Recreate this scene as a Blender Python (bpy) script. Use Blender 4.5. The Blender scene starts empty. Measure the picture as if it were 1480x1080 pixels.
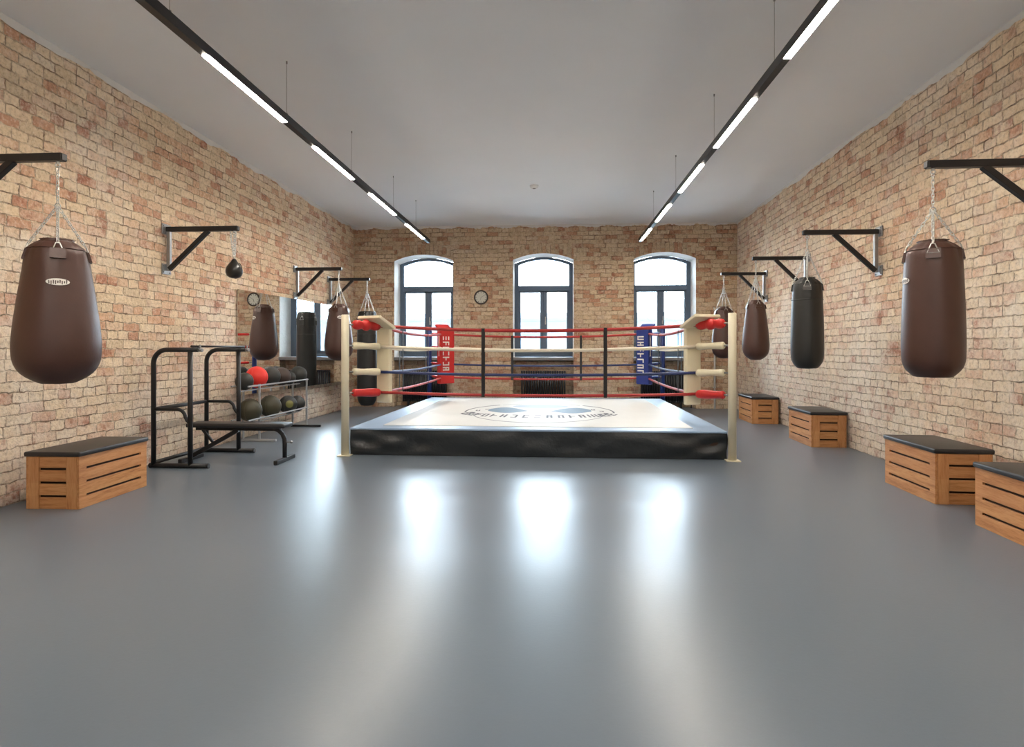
import bpy, bmesh, math, random
from mathutils import Vector, Matrix
R = math.radians
PI = math.pi
rng = random.Random(7)
sc = bpy.context.scene
COL = sc.collection

# ------------------------------------------------------------------ materials
def nt(name):
    m = bpy.data.materials.new(name)
    m.use_nodes = True
    t = m.node_tree
    b = t.nodes['Principled BSDF']
    return m, t, b
def N(t, kind, **kw):
    n = t.nodes.new(kind)
    for k, v in kw.items():
        setattr(n, k, v)
    return n
def L(t, a, b):
    t.links.new(a, b)
def srgb(r, g, b):
    f = lambda c: (c/255/12.92) if c/255 <= .04045 else ((c/255+.055)/1.055)**2.4
    return (f(r), f(g), f(b), 1)
def mixc(t, fac, a, b, mode='MIX'):
    n = N(t, 'ShaderNodeMix', data_type='RGBA', blend_type=mode)
    for i, v in ((0, fac), (6, a), (7, b)):
        if hasattr(v, 'is_linked'):
            L(t, v, n.inputs[i])
        else:
            n.inputs[i].default_value = v
    return n.outputs[2]
def math_(t, op, a, b=0.0, clamp=False):
    n = N(t, 'ShaderNodeMath', operation=op, use_clamp=clamp)
    for i, v in ((0, a), (1, b)):
        if hasattr(v, 'is_linked'):
            L(t, v, n.inputs[i])
        else:
            n.inputs[i].default_value = v
    return n.outputs[0]
def noise(t, vec, scale, detail=4, rough=.55):
    n = N(t, 'ShaderNodeTexNoise')
    n.inputs['Scale'].default_value = scale
    n.inputs['Detail'].default_value = detail
    n.inputs['Roughness'].default_value = rough
    if vec is not None:
        L(t, vec, n.inputs['Vector'])
    return n
def ramp(t, fac, stops, interp='LINEAR'):
    n = N(t, 'ShaderNodeValToRGB')
    cr = n.color_ramp
    cr.interpolation = interp
    while len(cr.elements) < len(stops):
        cr.elements.new(.5)
    for e, (p, c) in zip(cr.elements, stops):
        e.position = p
        e.color = c if len(c) == 4 else (*c, 1)
    L(t, fac, n.inputs[0])
    return n.outputs[0]
def bump(t, b, h, strength, dist):
    n = N(t, 'ShaderNodeBump')
    n.inputs['Strength'].default_value = strength
    n.inputs['Distance'].default_value = dist
    L(t, h, n.inputs['Height'])
    L(t, n.outputs[0], b.inputs['Normal'])
def G(v):
    return (v, v, v, 1)

def simple(name, col, rough=.5, metal=0., spec=.5, nscale=None, namt=.15, bscale=None, bstr=.2, bdist=.002, coat=0.):
    m, t, b = nt(name)
    b.inputs['Roughness'].default_value = rough
    b.inputs['Metallic'].default_value = metal
    b.inputs['Specular IOR Level'].default_value = spec
    b.inputs['Coat Weight'].default_value = coat
    tc = N(t, 'ShaderNodeTexCoord')
    if nscale:
        n = noise(t, tc.outputs['Object'], nscale)
        lo = tuple(c*(1-namt) for c in col[:3]) + (1,)
        hi = tuple(min(1, c*(1+namt)) for c in col[:3]) + (1,)
        L(t, mixc(t, n.outputs['Fac'], lo, hi), b.inputs['Base Color'])
    else:
        b.inputs['Base Color'].default_value = col
    if bscale:
        n2 = noise(t, tc.outputs['Object'], bscale, 5)
        bump(t, b, n2.outputs['Fac'], bstr, bdist)
    return m

def brick_mat(name, axis, white=0.5, soldier=False, tone_k=1.0):
    """old brick, partly limewashed. axis = world axis the courses run along"""
    m, t, b = nt(name)
    geo = N(t, 'ShaderNodeNewGeometry')
    sep = N(t, 'ShaderNodeSeparateXYZ')
    L(t, geo.outputs['Position'], sep.inputs[0])
    comb = N(t, 'ShaderNodeCombineXYZ')
    a, z = sep.outputs[axis], sep.outputs['Z']
    if soldier:
        a, z = z, a
    L(t, a, comb.inputs[0]); L(t, z, comb.inputs[1])
    pos = geo.outputs['Position']
    # irregular, hand laid: wobble the coordinates
    wob = noise(t, pos, 2.6, 3)
    wob2 = noise(t, pos, 11.0, 4)
    sub = N(t, 'ShaderNodeVectorMath', operation='SUBTRACT')
    L(t, wob.outputs['Color'], sub.inputs[0]); sub.inputs[1].default_value = (.5, .5, .5)
    scl = N(t, 'ShaderNodeVectorMath', operation='SCALE'); scl.inputs['Scale'].default_value = .03
    L(t, sub.outputs[0], scl.inputs[0])
    sub2 = N(t, 'ShaderNodeVectorMath', operation='SUBTRACT')
    L(t, wob2.outputs['Color'], sub2.inputs[0]); sub2.inputs[1].default_value = (.5, .5, .5)
    scl2 = N(t, 'ShaderNodeVectorMath', operation='SCALE'); scl2.inputs['Scale'].default_value = .045
    L(t, sub2.outputs[0], scl2.inputs[0])
    add = N(t, 'ShaderNodeVectorMath', operation='ADD')
    L(t, comb.outputs[0], add.inputs[0]); L(t, scl.outputs[0], add.inputs[1])
    add2 = N(t, 'ShaderNodeVectorMath', operation='ADD')
    L(t, add.outputs[0], add2.inputs[0]); L(t, scl2.outputs[0], add2.inputs[1])
    def brick(mortar, smooth):
        br = N(t, 'ShaderNodeTexBrick', offset=.5, offset_frequency=2, squash=.62, squash_frequency=3)
        L(t, add2.outputs[0], br.inputs['Vector'])
        br.inputs['Color1'].default_value = (0, 0, 0, 1)
        br.inputs['Color2'].default_value = (1, 1, 1, 1)
        br.inputs['Mortar'].default_value = (.5, .5, .5, 1)
        br.inputs['Scale'].default_value = 1
        br.inputs['Mortar Size'].default_value = mortar
        br.inputs['Mortar Smooth'].default_value = smooth
        br.inputs['Bias'].default_value = 0
        br.inputs['Brick Width'].default_value = .27
        br.inputs['Row Height'].default_value = .1
        return br
    br = brick(.009, .7)
    rnd = br.outputs['Color']
    tone = ramp(t, rnd, [(0, srgb(212, 186, 148)), (.3, srgb(226, 198, 158)), (.5, srgb(230, 206, 170)),
                         (.7, srgb(214, 168, 126)), (.88, srgb(196, 138, 100)), (1, srgb(226, 206, 176))])
    # lime wash lying in broad clouds
    cloud = noise(t, pos, .55, 5, .6)
    fine = noise(t, pos, 7.5, 6, .7)
    wash = math_(t, 'ADD', math_(t, 'MULTIPLY', cloud.outputs['Fac'], 1.6), math_(t, 'MULTIPLY', fine.outputs['Fac'], .9))
    # more wash low down on the wall
    low = N(t, 'ShaderNodeMapRange'); L(t, sep.outputs['Z'], low.inputs[0])
    low.inputs[1].default_value = 2.6; low.inputs[2].default_value = .2; low.inputs[3].default_value = 0; low.inputs[4].default_value = .3
    wash = math_(t, 'ADD', wash, low.outputs[0])
    wash = math_(t, 'SUBTRACT', wash, 1.5 - white*.5)
    washf = math_(t, 'MULTIPLY', math_(t, 'MULTIPLY', wash, 1.8, True), .8)
    c = mixc(t, washf, tone, srgb(236, 226, 212))
    # bare red brick showing through where the surface spalled
    redn = noise(t, pos, 3.1, 5, .72)
    redm = ramp(t, redn.outputs['Fac'], [(.535, G(0)), (.63, G(1))])
    redr = ramp(t, rnd, [(.35, G(.1)), (.8, G(.85))])
    redf = math_(t, 'MULTIPLY', redm, redr)
    c = mixc(t, math_(t, 'MULTIPLY', redf, .95), c, srgb(164, 92, 56))
    # brownish grime specks
    sp = noise(t, pos, 16, 4, .75)
    spm = ramp(t, sp.outputs['Fac'], [(.55, G(0)), (.78, G(1))])
    c = mixc(t, math_(t, 'MULTIPLY', spm, .75), c, srgb(128, 90, 62))
    # mortar: sandy, with the shadow of open joints painted dark here and there
    mn = noise(t, pos, 2.2, 4, .65)
    mcol = ramp(t, mn.outputs['Fac'], [(.36, srgb(104, 70, 46)), (.52, srgb(140, 104, 74)), (.66, srgb(190, 166, 136))])
    gapn = noise(t, pos, 5.5, 4, .7)
    gapm = ramp(t, gapn.outputs['Fac'], [(.4, G(.08)), (.62, G(1))])
    mort = math_(t, 'MULTIPLY', br.outputs['Fac'], gapm)
    c = mixc(t, math_(t, 'MULTIPLY', mort, .85), c, mcol)
    # blotchy hand-made faces
    bl = noise(t, pos, 26, 4, .7)
    c = mixc(t, .5, c, ramp(t, bl.outputs['Fac'], [(.3, G(.45)), (.5, G(1)), (.7, G(1))]), 'MULTIPLY')
    pale = ramp(t, bl.outputs['Fac'], [(.52, G(0)), (.72, G(1))])
    c = mixc(t, math_(t, 'MULTIPLY', pale, .45), c, srgb(240, 228, 208))
    hs = N(t, 'ShaderNodeHueSaturation'); hs.inputs['Saturation'].default_value = .86; L(t, c, hs.inputs['Color']); c = hs.outputs[0]
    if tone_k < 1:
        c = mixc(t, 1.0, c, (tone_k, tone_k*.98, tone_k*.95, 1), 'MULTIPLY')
    L(t, c, b.inputs['Base Color'])
    b.inputs['Roughness'].default_value = .88
    b.inputs['Specular IOR Level'].default_value = .25
    h = math_(t, 'SUBTRACT', math_(t, 'MULTIPLY', fine.outputs['Fac'], .6), math_(t, 'ADD', math_(t, 'MULTIPLY', mort, .8), math_(t, 'MULTIPLY', br.outputs['Fac'], .2)))
    h = math_(t, 'ADD', h, math_(t, 'MULTIPLY', bl.outputs['Fac'], .5))
    h = math_(t, 'ADD', h, math_(t, 'MULTIPLY', rnd, .25))
    bump(t, b, h, .9, .022)
    return m

M = {}
M['brick_side'] = brick_mat('old_brick_side', 'Y', .5)
M['brick_right'] = brick_mat('old_brick_right', 'Y', .75)
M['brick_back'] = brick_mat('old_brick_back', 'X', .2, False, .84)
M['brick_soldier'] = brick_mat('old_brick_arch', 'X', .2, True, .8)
M['reveal'] = simple('limewashed_reveal', srgb(226, 224, 220), .85, nscale=6, namt=.12, bscale=14, bstr=.8, bdist=.02)
M['ceiling'] = simple('ceiling_paint', srgb(232, 236, 240), .8, nscale=1.2, namt=.03, bscale=30, bstr=.15, bdist=.004)
M['cove'] = simple('ceiling_edge_plaster', srgb(214, 212, 208), .8, nscale=8, namt=.08, bscale=20, bstr=.5, bdist=.01)

def floor_mat():
    m, t, b = nt('grey_vinyl_floor')
    geo = N(t, 'ShaderNodeNewGeometry')
    pos = geo.outputs['Position']
    n1 = noise(t, pos, .8, 4); n2 = noise(t, pos, 14, 5, .7)
    f = math_(t, 'ADD', math_(t, 'MULTIPLY', n1.outputs['Fac'], .6), math_(t, 'MULTIPLY', n2.outputs['Fac'], .4))
    c = mixc(t, f, srgb(96, 107, 118), srgb(101, 112, 124))
    L(t, c, b.inputs['Base Color'])
    r = N(t, 'ShaderNodeMapRange'); L(t, n2.outputs['Fac'], r.inputs[0])
    r.inputs[3].default_value = .285; r.inputs[4].default_value = .30
    L(t, r.outputs[0], b.inputs['Roughness'])
    b.inputs['Specular IOR Level'].default_value = .38
    n3 = noise(t, pos, 42, 5, .7)
    bump(t, b, n3.outputs['Fac'], .12, .004)
    return m
M['floor'] = floor_mat()

def wood_mat(name, axis):
    m, t, b = nt(name)
    tc = N(t, 'ShaderNodeTexCoord')
    mp = N(t, 'ShaderNodeMapping')
    L(t, tc.outputs['Object'], mp.inputs[0])
    s = [9, 9, 9]; s[axis] = .9
    mp.inputs['Scale'].default_value = s
    n = noise(t, mp.outputs[0], 3.0, 6, .65)
    n2 = noise(t, mp.outputs[0], 14.0, 3, .6)
    f = math_(t, 'ADD', math_(t, 'MULTIPLY', n.outputs['Fac'], .75), math_(t, 'MULTIPLY', n2.outputs['Fac'], .25))
    c = ramp(t, f, [(.3, srgb(144, 90, 48)), (.46, srgb(192, 136, 84)), (.58, srgb(208, 156, 104)), (.74, srgb(170, 110, 62))])
    # each board its own tone
    sp = N(t, 'ShaderNodeSeparateXYZ'); L(t, tc.outputs['Object'], sp.inputs[0])
    wn = N(t, 'ShaderNodeTexWhiteNoise', noise_dimensions='1D')
    L(t, math_(t, 'FLOOR', math_(t, 'MULTIPLY', sp.outputs['Z'], 8.7)), wn.inputs['W'])
    c = mixc(t, math_(t, 'MULTIPLY', wn.outputs['Value'], .28), c, srgb(176, 112, 72))
    L(t, c, b.inputs['Base Color'])
    b.inputs['Roughness'].default_value = .5
    bump(t, b, f, .15, .003)
    return m
M['wood_x'] = wood_mat('pine_boards_across', 0)
M['wood_y'] = wood_mat('pine_boards_along', 1)
M['wood_z'] = wood_mat('pine_boards_upright', 2)
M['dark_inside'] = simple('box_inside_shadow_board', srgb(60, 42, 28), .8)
M['vinyl_black'] = simple('black_vinyl', srgb(38, 38, 40), .42, bscale=60, bstr=.25, bdist=.002)
M['leather_brown'] = simple('brown_leather', srgb(70, 44, 36), .42, nscale=5, namt=.18, bscale=45, bstr=.25, bdist=.003)
M['leather_black'] = simple('black_leather', srgb(33, 34, 33), .4, nscale=5, namt=.15, bscale=45, bstr=.25, bdist=.003)
M['steel_black'] = simple('black_powder_coated_steel', srgb(30, 29, 30), .42, spec=.45, bscale=120, bstr=.05)
M['steel_grey'] = simple('grey_galvanised_steel', srgb(150, 150, 150), .38, metal=.7, nscale=30, namt=.15)
M['chrome'] = simple('bright_chain_steel', srgb(205, 205, 200), .28, metal=1.)
M['silver'] = simple('silver_painted_tube', srgb(188, 190, 192), .35, metal=.55)
M['mirror'] = simple('mirror_glass', (.9, .91, .9, 1), .0, metal=1.)
M['mirror_edge'] = simple('mirror_gap_wedge', srgb(120, 110, 96), .6)
M['window_frame'] = simple('anthracite_window_frame', srgb(88, 104, 122), .42)
M['sill'] = simple('grey_stone_sill', srgb(120, 118, 118), .5, nscale=20)
M['radiator'] = simple('black_radiator_enamel', srgb(34, 36, 40), .35)
M['cream'] = simple('cream_painted_steel', srgb(224, 216, 190), .45, nscale=4, namt=.05)
M['cream_vinyl'] = simple('cream_vinyl', srgb(222, 213, 184), .42, nscale=4, namt=.05, bscale=12, bstr=.2, bdist=.006)
M['red_vinyl'] = simple('red_vinyl', srgb(196, 34, 32), .45, bscale=12, bstr=.2, bdist=.006)
M['blue_vinyl'] = simple('blue_vinyl', srgb(30, 52, 128), .4, bscale=12, bstr=.2, bdist=.006)
M['blue_steel'] = simple('blue_painted_steel', srgb(26, 48, 110), .4)
M['rope_red'] = simple('red_rope_cover', srgb(168, 44, 40), .55, bscale=40, bstr=.3, bdist=.004)
M['rope_white'] = simple('white_rope_cover', srgb(228, 218, 196), .5, bscale=40, bstr=.3, bdist=.004)
M['rope_blue'] = simple('blue_rope_cover', srgb(36, 50, 98), .55, bscale=40, bstr=.3, bdist=.004)
M['strap_black'] = simple('black_webbing', srgb(26, 24, 26), .6)
M['canvas'] = simple('ring_canvas', srgb(206, 205, 200), .6, nscale=2.2, namt=.06, bscale=60, bstr=.15)
M['apron'] = simple('light_blue_grey_apron_vinyl', srgb(150, 176, 206), .38, nscale=3, namt=.07, bscale=5, bstr=.35, bdist=.012)
M['skirt'] = simple('black_ring_skirt', srgb(36, 40, 43), .36, bscale=5, bstr=.5, bdist=.03)
M['logo_blue'] = simple('logo_slate_blue_print', srgb(92, 114, 132), .6, nscale=9, namt=.2)
M['logo_dark'] = simple('logo_dark_print', srgb(66, 66, 74), .6, nscale=30, namt=.3)
M['logo_pale'] = simple('logo_pale_print', srgb(150, 162, 174), .6, nscale=9, namt=.1)
M['print_white'] = simple('white_print', srgb(236, 232, 224), .5)
M['print_grey'] = simple('grey_print', srgb(96, 84, 78), .5)
M['ball_red'] = simple('red_rubber', srgb(232, 52, 42), .5, nscale=8, namt=.08, bscale=45, bstr=.3)
M['ball_black'] = simple('black_rubber', srgb(42, 43, 40), .45, nscale=10, namt=.2, bscale=45, bstr=.4)
M['ball_olive'] = simple('worn_olive_leather', srgb(66, 64, 48), .5, nscale=8, namt=.25, bscale=35, bstr=.3)
M['patch_olive'] = simple('olive_patch', srgb(120, 118, 62), .5)
M['ball_brown'] = simple('dark_brown_rubber', srgb(62, 48, 42), .45, nscale=10, namt=.2)
M['speed'] = simple('black_speed_ball_leather', srgb(36, 34, 32), .3, nscale=14, namt=.15)
M['clock_face'] = simple('clock_face_white', srgb(196, 197, 186), .4)
M['clock_rim'] = simple('clock_rim_dark', srgb(58, 50, 44), .35)
M['white_plastic'] = simple('white_plastic', srgb(226, 226, 224), .4)
M['facade'] = simple('pale_render_facade', srgb(92, 98, 102), .9, nscale=2, namt=.05)
M['facade_window'] = simple('facade_window_glass', srgb(70, 92, 110), .4)
M['street'] = simple('pale_bounce_ground', srgb(205, 206, 206), .9)  # ground out of view, made pale to bounce daylight up to the ceiling

def glass_mat():
    m, t, b = nt('window_pane')
    out = t.nodes['Material Output']
    tr = N(t, 'ShaderNodeBsdfTransparent'); tr.inputs[0].default_value = (.96, .98, .98, 1)
    gl = N(t, 'ShaderNodeBsdfGlossy'); gl.inputs['Roughness'].default_value = .02
    fr = N(t, 'ShaderNodeFresnel'); fr.inputs[0].default_value = 1.5
    mx = N(t, 'ShaderNodeMixShader')
    L(t, fr.outputs[0], mx.inputs[0]); L(t, tr.outputs[0], mx.inputs[1]); L(t, gl.outputs[0], mx.inputs[2])
    L(t, mx.outputs[0], out.inputs[0])
    t.nodes.remove(b)
    return m
M['glass'] = glass_mat()

def emit_mat(name, col, s):
    m, t, b = nt(name)
    b.inputs['Base Color'].default_value = (.8, .8, .8, 1)
    b.inputs['Emission Color'].default_value = col
    b.inputs['Emission Strength'].default_value = s
    return m
LED_STRENGTH = 84
M['led'] = emit_mat('warm_led_diffuser', (1, .90, .78, 1), LED_STRENGTH)

# ------------------------------------------------------------------ mesh builder
class MB:
    def __init__(self):
        self.v = []; self.f = []; self.s = []; self.mi = []
    def add(self, verts, faces, smooth=False, mat=0):
        o = len(self.v)
        self.v += [tuple(p) for p in verts]
        for f in faces:
            self.f.append(tuple(i+o for i in f)); self.s.append(smooth); self.mi.append(mat)
        return self
    def bm(self, bm, smooth=False, mat=0, mtx=None):
        if mtx: bmesh.ops.transform(bm, matrix=mtx, verts=bm.verts)
        bm.verts.index_update()
        self.add([v.co[:] for v in bm.verts], [[v.index for v in f.verts] for f in bm.faces], smooth, mat)
        bm.free()
        return self
    def box(self, c, s, bevel=0., seg=2, rot=None, mat=0, smooth=False):
        bm = bmesh.new()
        bmesh.ops.create_cube(bm, size=1)
        bmesh.ops.scale(bm, vec=s, verts=bm.verts)
        if bevel:
            bmesh.ops.bevel(bm, geom=bm.edges[:], offset=bevel, segments=seg, affect='EDGES', profile=.5)
        mt = Matrix.Translation(c)
        if rot is not None: mt = mt @ rot
        return self.bm(bm, smooth, mat, mt)
    def bar(self, a, b, w, h=None, bevel=.004, up=(0, 0, 1), mat=0):
        a = Vector(a); b = Vector(b); d = b-a
        x = d.normalized(); u = Vector(up)
        if abs(x.dot(u)) > .98: u = Vector((0, 1, 0))
        y = u.cross(x).normalized(); z = x.cross(y)
        rot = Matrix((x, y, z)).transposed().to_4x4()
        return self.box((a+b)/2, (d.length, w, h or w), bevel, 2, rot, mat)
    def tube(self, pts, r, n=12, closed=False, caps=True, mat=0):
        P = [Vector(p) for p in pts]; m = len(P)
        rr = r if isinstance(r, (list, tuple)) else [r]*m
        V = []; prev = None
        for i in range(m):
            if closed: tg = (P[(i+1) % m]-P[i-1]).normalized()
            else: tg = (P[min(i+1, m-1)]-P[max(i-1, 0)]).normalized()
            if prev is None:
                u = Vector((0, 0, 1)) if abs(tg.z) < .9 else Vector((1, 0, 0))
                nrm = tg.cross(u).normalized()
            else:
                nrm = (prev - tg*prev.dot(tg)).normalized()
            prev = nrm; bn = tg.cross(nrm)
            for k in range(n):
                an = 2*PI*k/n
                V.append(P[i]+(nrm*math.cos(an)+bn*math.sin(an))*rr[i])
        F = []
        for i in range(m if closed else m-1):
            j = (i+1) % m
            for k in range(n):
                F.append((i*n+k, i*n+(k+1) % n, j*n+(k+1) % n, j*n+k))
        self.add(V, F, True, mat)
        if caps and not closed:
            o = len(self.v)-len(V)
            self.f.append(tuple(o+k for k in reversed(range(n)))); self.s.append(False); self.mi.append(mat)
            self.f.append(tuple(o+(m-1)*n+k for k in range(n))); self.s.append(False); self.mi.append(mat)
        return self
    def lathe(self, prof, n=40, mod=None, c=(0, 0, 0), mat=0, smooth=True):
        """prof: (radius, z) from bottom to top"""
        V = []; F = []
        for r, z in prof:
            for k in range(n):
                an = 2*PI*k/n
                q = r*(mod(an, z) if mod else 1)
                V.append((c[0]+q*math.cos(an), c[1]+q*math.sin(an), c[2]+z))
        m = len(prof)
        for i in range(m-1):
            for k in range(n):
                F.append((i*n+k, i*n+(k+1) % n, (i+1)*n+(k+1) % n, (i+1)*n+k))
        F.append(tuple(reversed(range(n)))); F.append(tuple((m-1)*n+k for k in range(n)))
        return self.add(V, F, smooth, mat)
    def sphere(self, c, r, n=24, sc_=(1, 1, 1), mat=0):
        bm = bmesh.new()
        bmesh.ops.create_uvsphere(bm, u_segments=n, v_segments=n//2+2, radius=r)
        bmesh.ops.scale(bm, vec=sc_, verts=bm.verts)
        return self.bm(bm, True, mat, Matrix.Translation(c))
    def prism(self, poly, axis, a, b, mat=0):
        """poly in the two other axes (in order), extruded along axis from a to b"""
        n = len(poly)
        def pt(p, q):
            if axis == 0: return (q, p[0], p[1])
            if axis == 1: return (p[0], q, p[1])
            return (p[0], p[1], q)
        V = [pt(p, a) for p in poly]+[pt(p, b) for p in poly]
        F = [tuple(range(n)), tuple(range(2*n-1, n-1, -1))]
        for i in range(n):
            j = (i+1) % n
            F.append((j, i, n+i, n+j))
        return self.add(V, F, False, mat)
    def build(self, name, mats, parent=None, recalc=True):
        me = bpy.data.meshes.new(name)
        me.from_pydata(self.v, [], self.f)
        for i, p in enumerate(me.polygons):
            p.use_smooth = self.s[i]; p.material_index = self.mi[i]
        for mm in (mats if isinstance(mats, (list, tuple)) else [mats]):
            me.materials.append(M[mm])
        if recalc:
            bm = bmesh.new(); bm.from_mesh(me)
            bmesh.ops.recalc_face_normals(bm, faces=bm.faces)
            bm.to_mesh(me); bm.free()
        me.update()
        o = bpy.data.objects.new(name, me); COL.objects.link(o)
        if parent: o.parent = parent
        return o

def thing(name, label, cat, loc=(0, 0, 0), rz=0., group=None):
    o = bpy.data.objects.new(name, None); COL.objects.link(o)
    o.empty_display_size = .1
    o.location = loc; o.rotation_euler = (0, 0, rz)
    o['label'] = label; o['category'] = cat
    if group: o['group'] = group
    return o
def struct(o, label=None):
    o['kind'] = 'structure'
    if label: o['label'] = label
    return o
def kids(o):
    return [c for c in COL.objects if c.parent == o]
def dup(root, loc, rz=0., label=None):
    r = root.copy(); COL.objects.link(r); r.location = loc; r.rotation_euler = (0, 0, rz)
    if label: r['label'] = label
    for ch in kids(root):
        c = ch.copy(); COL.objects.link(c); c.parent = r
        for g in kids(ch):
            d = g.copy(); COL.objects.link(d); d.parent = c
    return r

# ------------------------------------------------------------------ room dimensions (metres)
XL = -4.88
YB, YR = 14.6, -3.2
ZC = 4.36
def XR(y): return 4.12 + .0146*(y-5.7)
WT = .6                                           # wall thickness at the windows

# floor and ceiling
b = MB(); b.add([(XL-.3, YR-.3, 0), (XR(YR)+.4, YR-.3, 0), (XR(YB)+.4, YB+.3, 0), (XL-.3, YB+.3, 0),
                 (XL-.3, YR-.3, -.15), (XR(YR)+.4, YR-.3, -.15), (XR(YB)+.4, YB+.3, -.15), (XL-.3, YB+.3, -.15)],
                [(0, 1, 2, 3), (7, 6, 5, 4), (0, 4, 5, 1), (1, 5, 6, 2), (2, 6, 7, 3), (3, 7, 4, 0)])
struct(b.build('floor', 'floor'), 'grey vinyl floor')
b = MB(); b.box(((XL+4.3)/2, (YB+YR)/2, ZC+.1), (10.2, YB-YR+1.6, .2)); struct(b.build('ceiling', 'ceiling'), 'pale painted ceiling')

# side walls and the wall behind the photographer
b = MB(); b.box((XL-.15, (YB+YR)/2, ZC/2), (.3, YB-YR+.6, ZC)); struct(b.build('wall_left', 'brick_side'), 'old brick wall on the left')
b = MB(); b.prism([(XR(YR-.3), YR-.3), (XR(YR-.3)+.35, YR-.3), (XR(YB+.3)+.35, YB+.3), (XR(YB+.3), YB+.3)], 2, 0, ZC)
struct(b.build('wall_right', 'brick_right'), 'old limewashed brick wall on the right')
b = MB(); b.box(((XL+4.2)/2, YR-.15, ZC/2), (9.3, .3, ZC)); struct(b.build('wall_rear', 'ceiling'), 'rear wall out of view, coloured pale for bounce light')  # unseen wall, its pale finish invented to raise the ambient light

# plaster strip where the walls meet the ceiling (ragged upper edge of the brick)
def ragged(x0, y0, x1, y1, inward, name):
    b = MB(); n = 220; V = []; F = []
    for i in range(n+1):
        t = i/n; x = x0+(x1-x0)*t; y = y0+(y1-y0)*t
        h = .035+.03*rng.random()+.02*math.sin(i*.37)
        px, py = inward
        V += [(x+px*.004, y+py*.004, ZC-h), (x+px*.03, y+py*.03, ZC-.0), (x-px*.02, y-py*.02, ZC)]
        if i:
            o = 3*i
            F += [(o-3, o, o+1, o-2)]
    b.add(V, F); return struct(b.build(name, 'cove', recalc=False))
ragged(XL, YR, XL, YB, (1, 0), 'trim_1')
ragged(XR(YR), YR, XR(YB), YB, (-1, 0), 'trim_2')
ragged(XL, YB, XR(YB), YB, (0, -1), 'trim_3')

# ------------------------------------------------------------------ back wall with three arched windows
WIN = [(-3.155, .72), (-.268, .72), (2.586, .72)]     # centre x, half width
SPR, RISE, SILL = 3.53, .15, 1.17
def arch(dx, hw, rise=RISE, spr=SPR):
    r = (hw*hw+rise*rise)/(2*rise)
    return spr - (r-rise) + math.sqrt(max(0, r*r-dx*dx))
NS = 20
b = MB()
def quad(x0, x1, z00, z10, z01, z11, y, mat=0):
    b.add([(x0, y, z00), (x1, y, z10), (x1, y, z11), (x0, y, z01)], [(0, 1, 2, 3)], False, mat)
xs = [XL]
for cx, hw in WIN:
    quad(xs[-1], cx-hw, 0, 0, ZC, ZC, YB)
    for i in range(NS):
        a0 = -hw+2*hw*i/NS; a1 = -hw+2*hw*(i+1)/NS
        z0, z1 = arch(a0, hw), arch(a1, hw)
        quad(cx+a0, cx+a1, z0, z1, z0+.25, z1+.25, YB, 2)
        quad(cx+a0, cx+a1, z0+.25, z1+.25, ZC, ZC, YB)
        # soffit of the arch
        b.add([(cx+a0, YB, z0), (cx+a1, YB, z1), (cx+a1, YB+WT, z1), (cx+a0, YB+WT, z0)], [(0, 1, 2, 3)], False, 1)
    for sx in (-1, 1):
        x = cx+sx*hw
        b.add([(x, YB, SILL), (x, YB+WT, SILL), (x, YB+WT, SPR), (x, YB, SPR)], [(0, 1, 2, 3)], False, 1)
        b.add([(x, YB, 0), (x, YB+.3, 0), (x, YB+.3, SILL), (x, YB, SILL)], [(0, 1, 2, 3)], False, 0)
    quad(cx-hw, cx+hw, 0, 0, SILL, SILL, YB+.3)                          # back of the radiator niche
    b.add([(cx-hw, YB, SILL), (cx+hw, YB, SILL), (cx+hw, YB+WT+.1, SILL), (cx-hw, YB+WT+.1, SILL)], [(0, 1, 2, 3)], False, 1)
    b.add([(cx-hw, YB, SILL-.06), (cx+hw, YB, SILL-.06), (cx+hw, YB+.3, SILL-.06), (cx-hw, YB+.3, SILL-.06)], [(0, 1, 2, 3)], False, 0)
    xs.append(cx+hw)
quad(xs[-1], XR(YB), 0, 0, ZC, ZC, YB)
# outer skin of the wall round the openings, so that no daylight leaks past
for (x0, x1) in ((XL-.3, WIN[0][0]-.72), (WIN[0][0]+.72, WIN[1][0]-.72), (WIN[1][0]+.72, WIN[2][0]-.72), (WIN[2][0]+.72, 4.7)):
    quad(x0, x1, 0, 0, ZC, ZC, YB+WT+.1)
for cx, hw in WIN:
    quad(cx-hw, cx+hw, SPR+RISE, SPR+RISE, ZC, ZC, YB+WT+.1); quad(cx-hw, cx+hw, 0, 0, SILL, SILL, YB+WT+.1)
struct(b.build('wall_back', ['brick_back', 'reveal', 'brick_soldier'], recalc=False), 'brick wall with three arched windows')

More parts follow.
